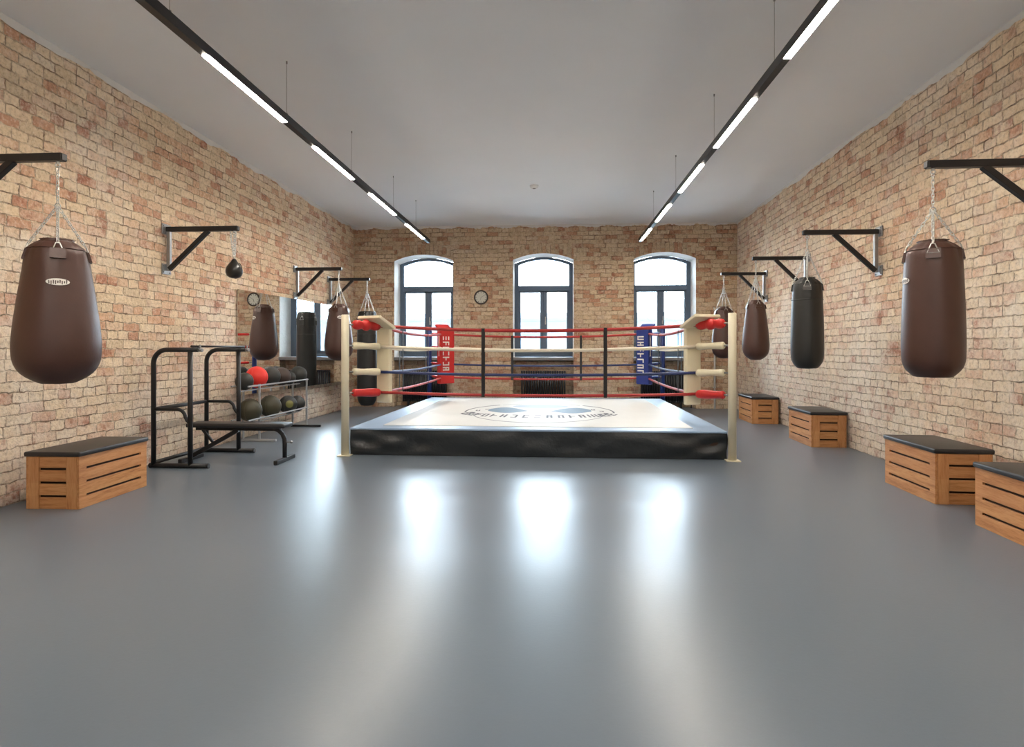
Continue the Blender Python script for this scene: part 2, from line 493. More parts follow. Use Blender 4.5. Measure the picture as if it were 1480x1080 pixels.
def arch_poly(hw, z0, spr, rise, n=20):
    p = [(-hw, z0), (hw, z0)]
    for i in range(n+1):
        a = hw-2*hw*i/n
        p.append((a, arch(a, hw, rise, spr)))
    return p
def window(i, cx, hw):
    y = YB+WT-.05
    fw = .1
    hw = hw-.004
    outer = arch_poly(hw, SILL+.035, SPR-.01, RISE)
    inner = arch_poly(hw-fw, SILL+.035+fw+.01, SPR-.05, RISE-.02)
    m = MB(); n = len(outer)
    for (yy, flip) in ((y, 0), (y+.09, 1)):
        V = [(cx+p[0], yy, p[1]) for p in outer]+[(cx+p[0], yy, p[1]) for p in inner]
        m.add(V, [(k, (k+1) % n, n+(k+1) % n, n+k) for k in range(n)])
    for ring in (outer, inner):
        V = [(cx+p[0], y, p[1]) for p in ring]+[(cx+p[0], y+.09, p[1]) for p in ring]
        m.add(V, [(k, (k+1) % n, n+(k+1) % n, n+k) for k in range(n)])
    o = struct(m.build('window_%d' % i, 'window_frame'), 'arched anthracite window')
    zt = 2.90
    m = MB(); m.box((cx, y+.02, zt), (2*(hw-fw)+.02, .1, .13), .008); m.build('transom', 'window_frame', o)
    zb = SILL+.13; hi = hw-fw
    for s in (-1, 1):
        x0, x1 = (cx, cx+s*hi); xc = (x0+x1)/2; w = abs(x1-x0)
        sw = .088
        m = MB()
        m.box((x0+s*sw/2, y+.03, (zb+zt-.065)/2), (sw, .07, zt-.065-zb), .006)
        m.box((x1-s*.025, y+.03, (zb+zt-.065)/2), (.05, .07, zt-.065-zb), .006)
        m.box((xc, y+.03, zb+.03), (w, .07, .06), .006)
        m.box((xc, y+.03, zt-.065-.02), (w, .07, .04), .006)
        sash = m.build('sash', 'window_frame', o)
        m = MB(); m.box((xc, y+.035, (zb+zt-.065)/2), (w-.05, .012, zt-.1-zb)); m.build('pane', 'glass', sash)
    top = arch_poly(hw-fw+.01, zt+.06, SPR-.05, RISE-.02)
    m = MB(); m.prism([(cx+p[0], p[1]) for p in top], 1, y+.035, y+.047); m.build('fanlight_pane', 'glass', o)
    m = MB(); m.box((cx+.045, y-.012, 2.05), (.028, .016, .09), .005); m.box((cx+.045, y-.04, 2.08), (.02, .05, .02), .005)
    m.box((cx+.045, y-.06, 2.13), (.02, .016, .13), .006); m.build('handle', 'chrome', o)
    m = MB(); m.box((cx, YB+WT/2-.03, SILL+.016), (2*hw-.002, WT-.03, .032), .006)
    m.box((cx, YB-.02, SILL-.008), (2*hw+.02, .07, .08), .012); m.build('sill', 'sill', o)
    return o
for i, (cx, hw) in enumerate(WIN): window(i+1, cx, hw)

# radiators in the niches under the windows
def radiator(label, cx):
    t = thing('radiator', label, 'radiator', (cx, YB+.12, 0), 0, 'black column radiators under the windows')
    for k in range(19):
        m = MB(); x = -.513+k*.057
        m.tube([(x, -.055, .16), (x, -.055, .84)], .02, 10)
        m.tube([(x, .055, .16), (x, .055, .84)], .02, 10)
        m.box((x, 0, .85), (.05, .15, .06), .02); m.box((x, 0, .15), (.05, .15, .06), .02)
        m.build('section', 'radiator', t)
    for s in (-1, 1):
        m = MB(); m.box((s*.4, 0, .061), (.04, .12, .122), .01); m.build('foot', 'radiator', t)
    m = MB(); m.tube([(.56, 0, .15), (.62, 0, .15), (.64, 0, .13), (.64, 0, .0)], .012, 8); m.sphere((.58, 0, .15), .028, 12); m.build('valve_pipe', 'radiator', t)
    return t
radiator('black column radiator in the niche under the left window, behind red corner pad', WIN[0][0])
radiator('black column radiator in the niche under the middle window', WIN[1][0])
radiator('black column radiator in the niche under the right window, behind blue corner pad', WIN[2][0])

# clock
t = thing('wall_clock', 'round white wall clock with dark rim between left and middle windows', 'clock', (-1.756, YB, 2.638))
def ydisc(mb, r, y0, y1, n=32, mat=0):
    mb.prism([(r*math.cos(2*PI*k/n), r*math.sin(2*PI*k/n)) for k in range(n)], 1, y0, y1, mat)
m = MB(); ydisc(m, .165, -.035, -.003); m.build('case', 'clock_rim', t)
m = MB(); m.tube([(.155*math.cos(2*PI*k/40), -.04, .155*math.sin(2*PI*k/40)) for k in range(40)], .018, 10, True); m.build('rim', 'clock_rim', t)
m = MB(); ydisc(m, .142, -.038, -.034)
for k in range(12):
    a = 2*PI*k/12; m.box((.118*math.sin(a), -.0395, .118*math.cos(a)), (.01, .003, .03), rot=Matrix.Rotation(a, 4, 'Y'), mat=1)
m.build('face', ['clock_face', 'strap_black'], t)
m = MB(); m.bar((0, -.041, 0), (-.02, -.041, -.075), .012, .003, 0); m.build('hour_hand', 'strap_black', t)
m = MB(); m.bar((0, -.043, 0), (.09, -.043, .05), .009, .003, 0); m.build('minute_hand', 'strap_black', t)

# smoke detector
t = thing('smoke_detector', 'small round white smoke detector on the ceiling above the ring', 'smoke detector', (-.368, 11.065, ZC))
m = MB(); m.lathe([(.045, -.055), (.06, -.05), (.065, -.03), (.075, -.028), (.08, -.002)], 28); m.build('housing', 'white_plastic', t)
m = MB(); m.lathe([(.02, -.062), (.03, -.058), (.03, -.05)], 20); m.build('sensor_cap', 'sill', t)

# slim white pipe in the far right corner
t = thing('heating_pipe', 'slim white upright pipe against the back wall right of the ring', 'pipe', (3.722, YB-.06, 0))
m = MB(); m.tube([(0, 0, 0), (0, 0, 2.3), (0, .02, 2.34), (0, .06, 2.36)], .02, 12); m.build('tube', 'white_plastic', t)
for z in (.5, 1.7):
    m = MB(); m.box((0, .03, z), (.06, .055, .03), .006); m.build('bracket', 'white_plastic', t)

# ------------------------------------------------------------------ mirror
t = thing('wall_mirror', 'large frameless wall mirror on the left brick wall behind the medicine balls', 'mirror', (XL, 9.08, .68), -R(2.3))
ml, mh = 5.35, 1.64
m = MB(); m.box((.022, ml/2, mh/2), (.008, ml, mh)); m.build('mirror_glass', 'mirror', t)
ang = R(2.3)
m = MB()   # added wedge fills the gap behind glass tilted to place its reflections
m.prism([(.017, .01), (.017, ml-.01), (.005-math.tan(ang)*ml, ml-.01), (.0055, .01)], 2, .01, mh-.01)
m.build('gap_wedge', 'mirror_edge', t)

# ------------------------------------------------------------------ ceiling light tracks
def track(x, segs, wires, y0, y1, label):
    t = thing('linear_pendant_light', label, 'ceiling light', (x, 0, 3.72), 0, 'linear lights under the ceiling')
    m = MB(); m.box((0, (y0+y1)/2, .05), (.064, y1-y0, .056), .003)
    for q in (-1, 1): m.box((q*.0305, (y0+y1)/2, .012), (.003, y1-y0, .028))
    m.build('housing', 'steel_black', t)
    for a, c in segs:
        m = MB(); m.box((0, (a+c)/2, .006), (.057, c-a, .028), .004); m.build('diffuser', 'led', t)
    cuts = [y0]+[v for s in segs for v in s]+[y1]
    for k in range(0, len(cuts), 2):
        a, c = cuts[k], cuts[k+1]
        if c-a > .03:
            m = MB(); m.box((0, (a+c)/2, .008), (.057, c-a-.004, .018), .002); m.build('blank_cover', 'steel_black', t)
    for wy in wires:
        m = MB(); m.tube([(0, wy, .075), (0, wy, ZC-3.72)], .002, 6); m.tube([(0, wy, .078), (0, wy, .105)], .012, 8)
        m.tube([(0, wy, ZC-3.72-.025), (0, wy, ZC-3.72)], .009, 8); m.build('suspension_wire', 'steel_grey', t)
    return t
segl = [(-1.9, -.5), (.25, 1.67), (2.43, 3.86), (4.65, 6.07), (6.84, 8.18), (8.97, 10.41), (11.22, 12.7)]
track(-2.75, segl, [-1.0, 1.9, 4.2, 6.12, 8.14, 10.3, 12.0], -2.2, 13.25, 'black linear light track with LED segments, left of the two')
segr = [(-2.7, -1.4), (-.65, .75), (1.5, 2.9), (3.63, 5.02), (5.82, 7.18), (7.84, 9.2), (9.99, 11.27), (11.98, 13.26)]
track(1.85, segr, [-1.1, 1.2, 3.2, 5.3, 7.25, 9.5, 11.6], -2.9, 13.45, 'black linear light track with LED segments, right of the two')

# ------------------------------------------------------------------ wall brackets
BZ = 2.9
def bracket(label, wallx, endx, y, s):
    """s = +1: on the left wall reaching right, -1: on the right wall"""
    Ln = abs(endx-wallx)
    t = thing('bag_bracket', label, 'bracket', (wallx, y, BZ), 0 if s > 0 else PI, 'black steel bag brackets on the side walls')
    m = MB(); m.bar((.03, 0, 0), (Ln, 0, 0), .06, .06, .005); m.box((Ln+.002, 0, 0), (.012, .052, .052), .003); m.build('beam', 'steel_black', t)
    m = MB(); m.bar((.06, 0, -.5), (Ln*.6, 0, -.02), .05, .05, .004); m.build('brace', 'steel_black', t)
    m = MB(); m.bar((.055, 0, -.52), (.055, 0, -.02), .045, .045, .004); m.build('wall_strut', 'steel_grey', t)
    for z in (0.0, -.5):
        m = MB(); m.box((.017, 0, z), (.014, .17, .13), .004)
        p = m.build('wall_plate', 'steel_grey', t)
        m = MB()
        for q in (-1, 1):
            for r_ in (-1, 1): m.tube([(.02, q*.06, z+r_*.04), (.036, q*.06, z+r_*.04)], .011, 6)
        m.build('bolts', 'steel_grey', p)
    m = MB(); m.tube([(Ln-.05, .0, -.03), (Ln-.05, 0, -.052)], .012, 8)
    m.tube([(Ln-.05+.018*math.cos(2*PI*k/16), 0, -.06+.018*math.sin(2*PI*k/16)) for k in range(16)], .005, 6, True)
    m.build('eye_bolt', 'chrome', t)
    return t
bracket('black bag bracket nearest on the left wall, cut by the frame edge, holding teardrop bag', XL, -3.83, 4.53, 1)
bracket('black bracket on the left wall with a small speed ball hanging from it', XL, -3.93, 7.36, 1)
bracket('black bracket on the left wall above the mirror window reflection, third from camera', XL, -3.98, 11.2, 1)
bracket('black bracket on the left wall farthest back, nearest the back corner', XL, -3.97, 12.9, 1)
bracket('black bracket nearest on the right wall, cut by frame edge, holding large brown bag', XR(5.2), 3.02, 5.2, -1)
bracket('black bracket on the right wall holding the black bag', XR(8.13), 3.2, 8.13, -1)
bracket('black bracket on the right wall holding the third bag, a brown pear', XR(10.4), 3.28, 10.4, -1)
bracket('black bracket farthest back on the right wall, beside the back corner', XR(12.5), 3.33, 12.5, -1)

# ------------------------------------------------------------------ punching bags
def link_pts(c, d, nrm, ll, lw):
    P = []
    for k in range(12):
        a = 2*PI*k/12
        ca, sa = math.cos(a), math.sin(a)
        P.append(c + d*(ca*lw+(ll-lw)*(1 if ca > .01 else -1 if ca < -.01 else 0)) + nrm*(sa*lw))
    return P
def chain(mb, a, b_, ll=.019, lw=.0095, wire=.0034):
    a = Vector(a); b_ = Vector(b_); d = b_-a; ln = d.length; d.normalize()
    u = Vector((0, 1, 0)) if abs(d.y) < .9 else Vector((1, 0, 0))
    n1 = d.cross(u).normalized(); n2 = d.cross(n1)
    pitch = 2*ll-3.0*wire
    n = max(1, round(ln/pitch))
    for k in range(n):
        mb.tube(link_pts(a+d*(ln*(k+.5)/n), d, n1 if k % 2 else n2, ll, lw), wire, 5, True)
def oval_patch(parent, r_at, zc, an, hw, hh, lift=.002):
    """raised oval badge following the round bag, with small illegible marks"""
    m = MB(); n = 30; V = []; F = []
    rr = lambda z: r_at(z)+lift
    for k in range(n):
        a = 2*PI*k/n
        z = zc+hh*math.sin(a); r = rr(z); th = an+hw*math.cos(a)/r
        V.append((r*math.cos(th), r*math.sin(th), z))
    for j in range(-4, 5):
        r = rr(zc); th = an+hw*.8*j/4/r
        V.append((r*math.cos(th), r*math.sin(th), zc))
    r = rr(zc)
    V = V[:n]+[(r*math.cos(an)*1.002, r*math.sin(an)*1.002, zc)]
    F = [(k, (k+1) % n, n) for k in range(n)]
    m.add(V, F, True)
    o = m.build('badge', 'print_white', parent)
    m = MB(); gr = random.Random(3)
    for k in range(9):
        x = -hw*.72+k*hw*.18
        for q in range(2):
            z = zc+gr.uniform(-.35, .25)*hh; r = rr(z)+.0015
            dz = hh*gr.uniform(.15, .5); dx = hw*.05
            P = []
            for (xx, zz) in ((x-dx, z-dz), (x+dx, z-dz), (x+dx+gr.uniform(-.5, .5)*dx, z+dz), (x-dx, z+dz)):
                th = an+xx/r; P.append((r*math.cos(th), r*math.sin(th), zz))
            m.add(P, [(0, 1, 2, 3)])
    m.build('badge_marks', 'print_grey', o)
def bag(label, x, y, ztop, zbot, prof, mat, badge=None, wide_split=.33, pleat=.03, black_band=False, face=-PI/2):
    """prof: list of (fraction of height from top, radius)"""
    h = ztop-zbot
    t = thing('punching_bag', label, 'punching bag', (x, y, zbot), 0, 'punching bags hanging from wall brackets')
    pts = sorted([(1-f, r) for f, r in prof])
    def r_at(z):
        q = z/h
        for (a, ra), (c, rc) in zip(pts, pts[1:]):
            if a <= q <= c:
                s = (q-a)/(c-a); s = s*s*(3-2*s) if False else s
                return ra+(rc-ra)*s
        return pts[-1][1]
    # smooth the profile
    raw = []
    K = 46
    for k in range(K+1):
        q = k/K
        raw.append([r_at(q*h), q*h])
    for _ in range(3):
        raw = [raw[0]]+[[(raw[i-1][0]+2*raw[i][0]+raw[i+1][0])/4, raw[i][1]] for i in range(1, K)]+[raw[K]]
    def rs(z):
        f = min(max(z/h*K, 0), K-1e-6); i = int(f); return raw[i][0]+(raw[i+1][0]-raw[i][0])*(f-i)
    rb = raw[0][0]
    pro = [(.02, 0.0)]+[(rb*f, 0.002+.006*f*f) for f in (.3, .6, .85)]+[(a, max(z, .012) if i == 0 else z+.012*(1-z/h)) for i, (a, z) in enumerate(raw)]
    rt = rs(h*.93)
    def mod(an, z):
        q = max(0, (z/h-.78)/.22)
        return 1+pleat*q*math.sin(8*an+.7)+pleat*.8*q*math.sin(13*an)+pleat*.7*q*math.sin(21*an+1)
    pro += [(rt*.6, h+.008), (rt*.2, h+.012)]
    m = MB(); m.lathe(pro, 56, mod); body = m.build('bag_body', mat, t)
    # seam piping round the shoulder
    m = MB(); zs = h*.935
    m.tube([(rs(zs)*1.012*mod(2*PI*k/48, zs)*math.cos(2*PI*k/48), rs(zs)*1.012*mod(2*PI*k/48, zs)*math.sin(2*PI*k/48), zs) for k in range(48)], .006, 6, True)
    m.build('top_seam', mat, t)
    if black_band:
        m = MB(); zz = h*.76
        m.lathe([(rs(zz)*1.0, zz-.006), (rs(zz)*1.015+.004, zz-.004), (rs(zz)*1.015+.004, zz+.004), (rs(zz), zz+.006)], 48, None); m.build('band_seam', mat, t)
    top = BZ-.085-zbot
    split = h+(top-h)*(1-wide_split) if wide_split else top
    for k in range(4):
        an = face+k*PI/2
        # leather tab with D ring at the rim
        m = MB()
        u = Vector((math.cos(an), math.sin(an), 0)); w = Vector((-u.y, u.x, 0))
        za, zb_ = h*.93, h*.86
        Pt = [u*(rs(za)*1.03+.008)+w*s*.05+Vector((0, 0, za)) for s in (-1, 1)]+[u*(rs(zb_)*1.03+.008)+w*s*.05+Vector((0, 0, zb_)) for s in (1, -1)]
        inn = [q-u*.02 for q in Pt]
        m.add(Pt+inn, [(0, 1, 2, 3), (4, 7, 6, 5), (0, 4, 5, 1), (1, 5, 6, 2), (2, 6, 7, 3), (3, 7, 4, 0)])
        tab = m.build('strap_tab', mat, t)
        m = MB()
        c = u*(rs(za)*1.03+.012)+Vector((0, 0, za-.005))
        tri = [c+w*.04+Vector((0, 0, -.03)), c-w*.04+Vector((0, 0, -.03)), c-w*.012-u*.02+Vector((0, 0, .045)), c+w*.012-u*.02+Vector((0, 0, .045))]
        m.tube(tri, .005, 6, True); m.build('d_ring', 'chrome', tab)
        m = MB(); chain(m, c-u*.025+Vector((0, 0, .05)), (0, 0, split)); m.build('chain', 'chrome', t)
    m = MB()
    m.tube([(.022*math.cos(2*PI*k/16), 0, split+.022*math.sin(2*PI*k/16)) for k in range(16)], .005, 6, True)
    m.build('chain_ring', 'chrome', t)
    if top-split > .06:
        m = MB(); chain(m, (0, 0, split+.02), (0, 0, top+.012)); m.build('hanging_chain', 'chrome', t)
    if badge:
        an, z, hw, hh = badge
        oval_patch(body, rs, z, an, hw, hh, .008)
    return t
pear = lambda rt, rm, k=1.0: [(0, rt*.55), (.02, rt*.8), (.05, rt), (.09, rt*1.08), (.2, rt+(rm-rt)*.32), (.4, rt+(rm-rt)*.62), (.6, rt+(rm-rt)*.88), (.75, rm), (.85, rm*.97), (.92, rm*.86), (.97, rm*.68), (1, rm*.42)]
cyl = lambda rt, rm: [(0, rt*.5), (.02, rt*.78), (.05, rt*1.0), (.08, rt*1.06), (.2, rt+(rm-rt)*.5), (.5, rt+(rm-rt)*.85), (.75, rm), (.88, rm*.99), (.95, rm*.9), (1, rm*.62)]
bag('large brown leather teardrop bag hanging nearest the camera on the left', -3.88, 4.53, 2.245, 1.125, pear(.185, .292), 'leather_brown', (-.86, .78, .075, .026), .52, face=-.86)
bag('large brown leather bag hanging nearest the camera on the right', 3.07, 5.2, 2.27, 1.165, cyl(.185, .222), 'leather_brown', (-2.1-1.1, .79, .06, .026), .52, face=-2.1)
bag('black leather bag hanging second from the camera on the right wall', 3.25, 8.13, 2.31, 1.145, cyl(.165, .198), 'leather_black', None, .3, .03, True, face=-1.95)
bag('brown pear-shaped bag hanging between the black bag and right ring post', 3.33, 10.4, 2.2, 1.215, pear(.13, .215), 'leather_brown', None, .35)
bag('brown pear-shaped bag farthest back on the right, behind the ring post', 3.38, 12.5, 2.235, 1.21, pear(.15, .235), 'leather_brown', None, .35)
bag('brown pear-shaped bag on the left, in front of the mirror beside ring post', -4.03, 11.2, 2.235, 1.185, pear(.16, .262), 'leather_brown', (-PI/2+.5, .8, .06, .03), .35)
bag('long black bag reaching almost to the floor behind the left ring post', -4.02, 12.9, 2.2, .18, [(0, .17), (.04, .2), (.3, .208), (.9, .208), (.97, .19), (1, .13)], 'leather_black', None, .3, .03, True)

# speed ball on its bracket
t = thing('speed_ball', 'small black speed ball hanging from the second left bracket', 'speed ball', (-3.98, 7.36, 2.28), 0)
m = MB(); m.lathe([(.02, 0), (.055, .008), (.085, .03), (.1, .07), (.1, .1), (.088, .14), (.065, .175), (.045, .2), (.03, .225), (.02, .24)], 32); m.build('ball_body', 'speed', t)
m = MB()
for k in range(3):
    a0 = PI*k/3
    m.tube([(.1015*math.cos(a0)*math.sin(q), .1015*math.sin(a0)*math.sin(q), .095-.1*math.cos(q)*(.97 if q < PI/2 else 1.3)) for q in [i*PI/14*.86+.1 for i in range(13)]], .003, 5)
m.build('seams', 'leather_black', t)
m = MB(); m.tube([(0, 0, .235), (0, 0, .27)], .008, 8); m.tube([(.016*math.cos(2*PI*k/14), 0, .28+.016*math.sin(2*PI*k/14)) for k in range(14)], .004, 6, True); m.build('swivel', 'chrome', t)
m = MB()
chain(m, (0, 0, .29), (-.0, 0, BZ-.085-2.28+.012)); m.build('hanging_chain', 'chrome', t)
m = MB(); chain(m, (-.012, 0, .29), (-.05, 0, BZ-.03-2.28)); chain(m, (.012, 0, .29), (.02, 0, BZ-.03-2.28)); m.build('side_chain', 'chrome', t)

# ------------------------------------------------------------------ slatted wooden boxes with black cushions
BW, BL, BH = .48, .92, .458
def box_thing(label, loc, rz):
    t = thing('plyo_box', label, 'box bench', loc, rz, 'slatted wooden boxes with black cushions')
    gap = .02; sh = (BH-3*gap)/4; th = .022
    for s in (-1, 1):          # long sides: four boards parted by three slots that stop short of the ends
        m = MB()
        x = s*(BW/2-th/2)
        for k in range(4):
            m.box((x, 0, k*(sh+gap)+sh/2), (th, BL, sh), .003)
            if k < 3:
                for e in (-1, 1): m.box((x, e*(BL/2-.045), k*(sh+gap)+sh+gap/2), (th-.002, .088, gap+.003))
        m.build('side_panel', 'wood_y', t)
    for s in (-1, 1):          # short ends: upright corner boards and recessed slats
        y = s*(BL/2-th/2)
        m = MB()
        for k in range(4):
            m.box((0, y-s*.006, k*(sh+gap)+sh/2), (BW-2*th-.004, th, sh), .003)
        e = m.build('end_panel', 'wood_x', t)
        for q in (-1, 1):
            m = MB(); m.box((q*(BW/2-th-.048), y+s*.002, BH/2), (.094, th+.002, BH), .003); m.build('corner_board', 'wood_z', e)
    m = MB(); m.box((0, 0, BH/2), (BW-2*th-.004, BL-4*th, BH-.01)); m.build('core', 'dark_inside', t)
    m = MB(); m.box((0, 0, BH+.022), (BW+.03, BL+.03, .044), .016, 4, None, 0, True); m.build('cushion', 'vinyl_black', t)
    return t
bx = box_thing('slatted wooden box with black cushion standing alone by the left wall', (-4.385, 5.51, 0), R(1.5))
def place_box(nx, ny, rz, label):
    """nx, ny = corner nearest the middle of the room and the camera (right side boxes)"""
    c, s = math.cos(rz), math.sin(rz)
    return dup(bx, (nx+c*BW/2-s*BL/2, ny+s*BW/2+c*BL/2, 0), rz, label)
place_box(3.42, 5.76, -R(2.6), 'slatted wooden box with black cushion under the large brown right bag')
place_box(3.302, 4.2, -R(2.6), 'slatted wooden box with black cushion at right edge of photo, nearest camera')
place_box(3.645, 8.98, -R(2.0), 'slatted wooden box with black cushion under the black bag on the right')
place_box(3.675, 11.7, -R(2.0), 'slatted wooden box with black cushion farthest back, beside right ring post')

# ------------------------------------------------------------------ squat stand
t = thing('dip_stand', 'black tubular steel stand of two arched frames against the left wall', 'exercise stand', (-4.48, 6.9, 0))
def arc(cx, cz, r, a0, a1, y, n=8):
    return [(cx+r*math.cos(a0+(a1-a0)*k/n), y, cz+r*math.sin(a0+(a1-a0)*k/n)) for k in range(n+1)]
for y in (0, 1.1):
    xa, xb, zt = -.235, .215, 1.39
    m = MB(); m.tube([(-.27, y, .028), (.43, y, .028)], .028, 12); base = m.build('base_bar', 'steel_black', t)
    for e in (-.27, .43):
        m = MB(); m.tube([(e-.012, y, .028), (e+.012, y, .028)], .03, 12); m.build('end_cap', 'vinyl_black', base)
    m = MB(); m.tube([(xa, y, .03), (xa, y, zt-.16)]+arc(xa+.16, zt-.16, .16, PI, PI/2, y)[1:]+[(xb+.1, y, zt)], .028, 14); m.build('arched_tube', 'steel_black', t)
    m = MB(); m.tube([(xb, y, .03), (xb, y, zt)], .028, 14); m.build('upright', 'steel_black', t)
    m = MB(); m.tube([(xb+.09, y, zt), (xb+.15, y, zt-.005)], .022, 10); m.tube([(xb+.12, y, zt), (xb+.12, y, zt+.06)], .012, 8); m.build('hook', 'steel_grey', t)
    m = MB(); m.tube([(xa, y, .69), (xb-.16, y, .69)]+arc(xb-.16, .69-.1, .1, PI/2, 0.1, y)[1:]+[(xb-.04, y, .56), (xb, y, .52)], .02, 10); m.build('bent_brace', 'steel_black', t)
m = MB(); m.tube([(-.235, 0, .69), (-.235, 1.1, .69)], .024, 12); m.build('cross_tube', 'steel_black', t)
m = MB(); m.tube([(.265, -.06, 1.43), (.265, 1.16, 1.43)], .013, 10); m.build('top_bar', 'steel_black', t)
m = MB(); m.tube([(-.235, 0, .06), (-.235, 1.1, .06)], .024, 12); m.build('floor_tube', 'steel_black', t)

# flat bench pushed through the stand
t = thing('weight_bench', 'flat black weight bench standing between the arched stand frames', 'bench', (-3.93, 7.4, 0))
m = MB(); m.box((0, 0, .452), (1.26, .27, .055), .022, 4, None, 0, True); m.build('pad', 'vinyl_black', t)
m = MB(); m.bar((-.56, 0, .405), (.52, 0, .405), .05, .05); m.build('seat_rail', 'steel_black', t)
m = MB(); m.tube([(.44, 0, .41), (.5, 0, .385), (.55, 0, .34), (.575, 0, .28), (.58, 0, .22), (.58, 0, .045)], .027, 12); m.build('leg', 'steel_black', t)
m = MB(); m.bar((.58, -.26, .027), (.58, .26, .027), .05, .05, .008); m.build('foot_bar', 'steel_black', t)
m = MB(); m.tube([(.58, 0, .24), (.66, 0, .24)], .009, 8); m.sphere((.665, 0, .24), .018, 12); m.build('adjusting_knob', 'steel_grey', t)
m = MB(); m.bar((-.02, 0, .385), (-.63, 0, .045), .05, .05); m.build('leg', 'steel_black', t)
m = MB(); m.bar((-.63, -.24, .027), (-.63, .24, .027), .05, .05, .008); m.build('foot_bar', 'steel_black', t)
m = MB(); m.bar((-.48, 0, .385), (-.33, 0, .21), .03, .03); m.build('strut', 'steel_black', t)

# ------------------------------------------------------------------ medicine ball rack
t = thing('ball_rack', 'two-tier silver rack of medicine balls in front of the mirror', 'rack', (-4.45, 8.96, 0))
RLn = 1.76
for y in (0, RLn):
    m = MB(); m.bar((-.29, y, .02), (.26, y, .02), .04, .035, .004); m.build('foot', 'steel_black' if y else 'silver', t)
    for x in (0, -.255):
        m = MB(); m.bar((x, y, .035), (x, y, .87), .028, .028, .003); m.build('post', 'silver', t)
    for z in (.35, .85):
        m = MB(); m.bar((0, y, z), (-.255, y, z), .02, .02, .003); m.build('end_rail', 'silver', t)
for z in (.35, .85):
    for x in (0, -.255):
        m = MB(); m.bar((x, -.34, z), (x, RLn+.06, z), .022, .022, .003); m.build('shelf_rail', 'silver', t)
    m = MB(); m.bar((-.1275, -.34, z-.07), (-.1275, RLn, z-.07), .02, .02, .003); m.build('cradle_rail', 'silver', t)
def ball(label, y, z, r, mat, patch=None):
    tt = thing('medicine_ball', label, 'medicine ball', (-4.58, 8.96+y, 0), 0, 'medicine balls on the rack')
    # ball rests between the two shelf rails, 0.255 apart
    zz = z+.011+math.sqrt(max(r*r-.1275**2, .0004))
    zz = max(zz, z-.07+.01+r)
    m = MB(); m.sphere((0, 0, zz), r, 32); m.build('shell', mat, tt)
    m = MB()
    for a in (0, PI/2):
        m.tube([((r+.0005)*math.cos(a)*math.sin(2*PI*k/36), (r+.0005)*math.sin(a)*math.sin(2*PI*k/36), zz+(r+.0005)*math.cos(2*PI*k/36)) for k in range(36)], .0028, 5, True)
    m.build('seam', mat, tt)
    if patch:
        m = MB(); n = 26; d = Vector((.55, -.8, .12)).normalized(); u = d.cross(Vector((0, 0, 1))).normalized(); w = d.cross(u)
        V = [d*(r+.003)+Vector((0, 0, zz))]; F = []
        for ring_i, q in enumerate((.16, .3, .42)):
            for k in range(n):
                a = 2*PI*k/n
                V.append((d*math.cos(q)+(u*math.cos(a)+w*math.sin(a))*math.sin(q))*(r+.003)+Vector((0, 0, zz)))
        for k in range(n):
            F.append((0, 1+k, 1+(k+1) % n))
            for g in range(2): F.append((1+g*n+k, 1+(g+1)*n+k, 1+(g+1)*n+(k+1) % n, 1+g*n+(k+1) % n))
        m.add(V, F, True); m.build('patch', patch, tt)
    return tt
ball('small dark medicine ball at the near end of the top tier, left of red ball', -.2, .85, .13, 'ball_black')
ball('bright red medicine ball on the top tier', .17, .85, .165, 'ball_red')
ball('black medicine ball on the top tier directly right of the red ball', .62, .85, .16, 'ball_black')
ball('dark brown medicine ball second right of the red ball, top tier', 1.03, .85, .15, 'ball_brown')
ball('small black medicine ball on the top tier, second from its far end', 1.33, .85, .112, 'ball_black')
ball('black medicine ball at the far end of the top tier', 1.71, .85, .15, 'ball_black')
ball('big olive black medicine ball at the near end of the lower tier', -.03, .35, .172, 'ball_olive')
ball('worn olive medicine ball second from the near end of the lower tier', .62, .35, .172, 'ball_olive')
ball('black medicine ball with olive round patch on the lower tier', 1.28, .35, .152, 'ball_black', 'patch_olive')
ball('dark medicine ball at the far end of the lower tier', 1.66, .35, .138, 'ball_black')

# ------------------------------------------------------------------ boxing ring
RX, RY = -.24, 10.44
HX, HY = 2.48, 2.6
PH = .347
ring = thing('boxing_ring', 'boxing ring with cream front posts, coloured ropes and black skirted platform', 'boxing ring', (RX, RY, 0), -R(.5))
# platform: cloth skirt with creases
m = MB()
ax, ay = HX-.052, HY-.055
def skirt_side(p0, p1, nrm, seed, cols=90, rows=10):
    r_ = random.Random(seed)
    ph = [r_.uniform(0, 6.28) for _ in range(8)]
    V = []; F = []
    p0 = Vector(p0); p1 = Vector(p1); ln = (p1-p0).length
    for j in range(rows+1):
        v = j/rows
        for i in range(cols+1):
            u = i/cols; x = u*ln
            edge = math.exp(-x/.35)+math.exp(-(ln-x)/.35)
            d = .016*math.sin(3.1*x+ph[0]+2.2*v)*math.sin(PI*v)+.006*math.sin(9*x+ph[1]-5*v)*math.sin(PI*v)
            xe = min(x, ln-x); soft = 1-math.exp(-xe/.08)
            d += soft*edge*.05*math.sin(9*xe+9*v+ph[2])*math.sin(PI*v)
            d += soft*(math.exp(-xe/1.1))*.016*math.sin(6*xe-8*v+ph[3])*math.sin(PI*v)
            d += .012*math.sin(PI*v)*soft
            q = p0+(p1-p0)*u+Vector(nrm)*d
            V.append((q.x, q.y, PH*v+.004))
    for j in range(rows):
        for i in range(cols):
            o = j*(cols+1)+i
            F.append((o, o+1, o+cols+2, o+cols+1))
    m.add(V, F, True)
skirt_side((-ax, -ay, 0), (ax, -ay, 0), (0, -1, 0), 1)
skirt_side((ax, -ay, 0), (ax, ay, 0), (1, 0, 0), 2)
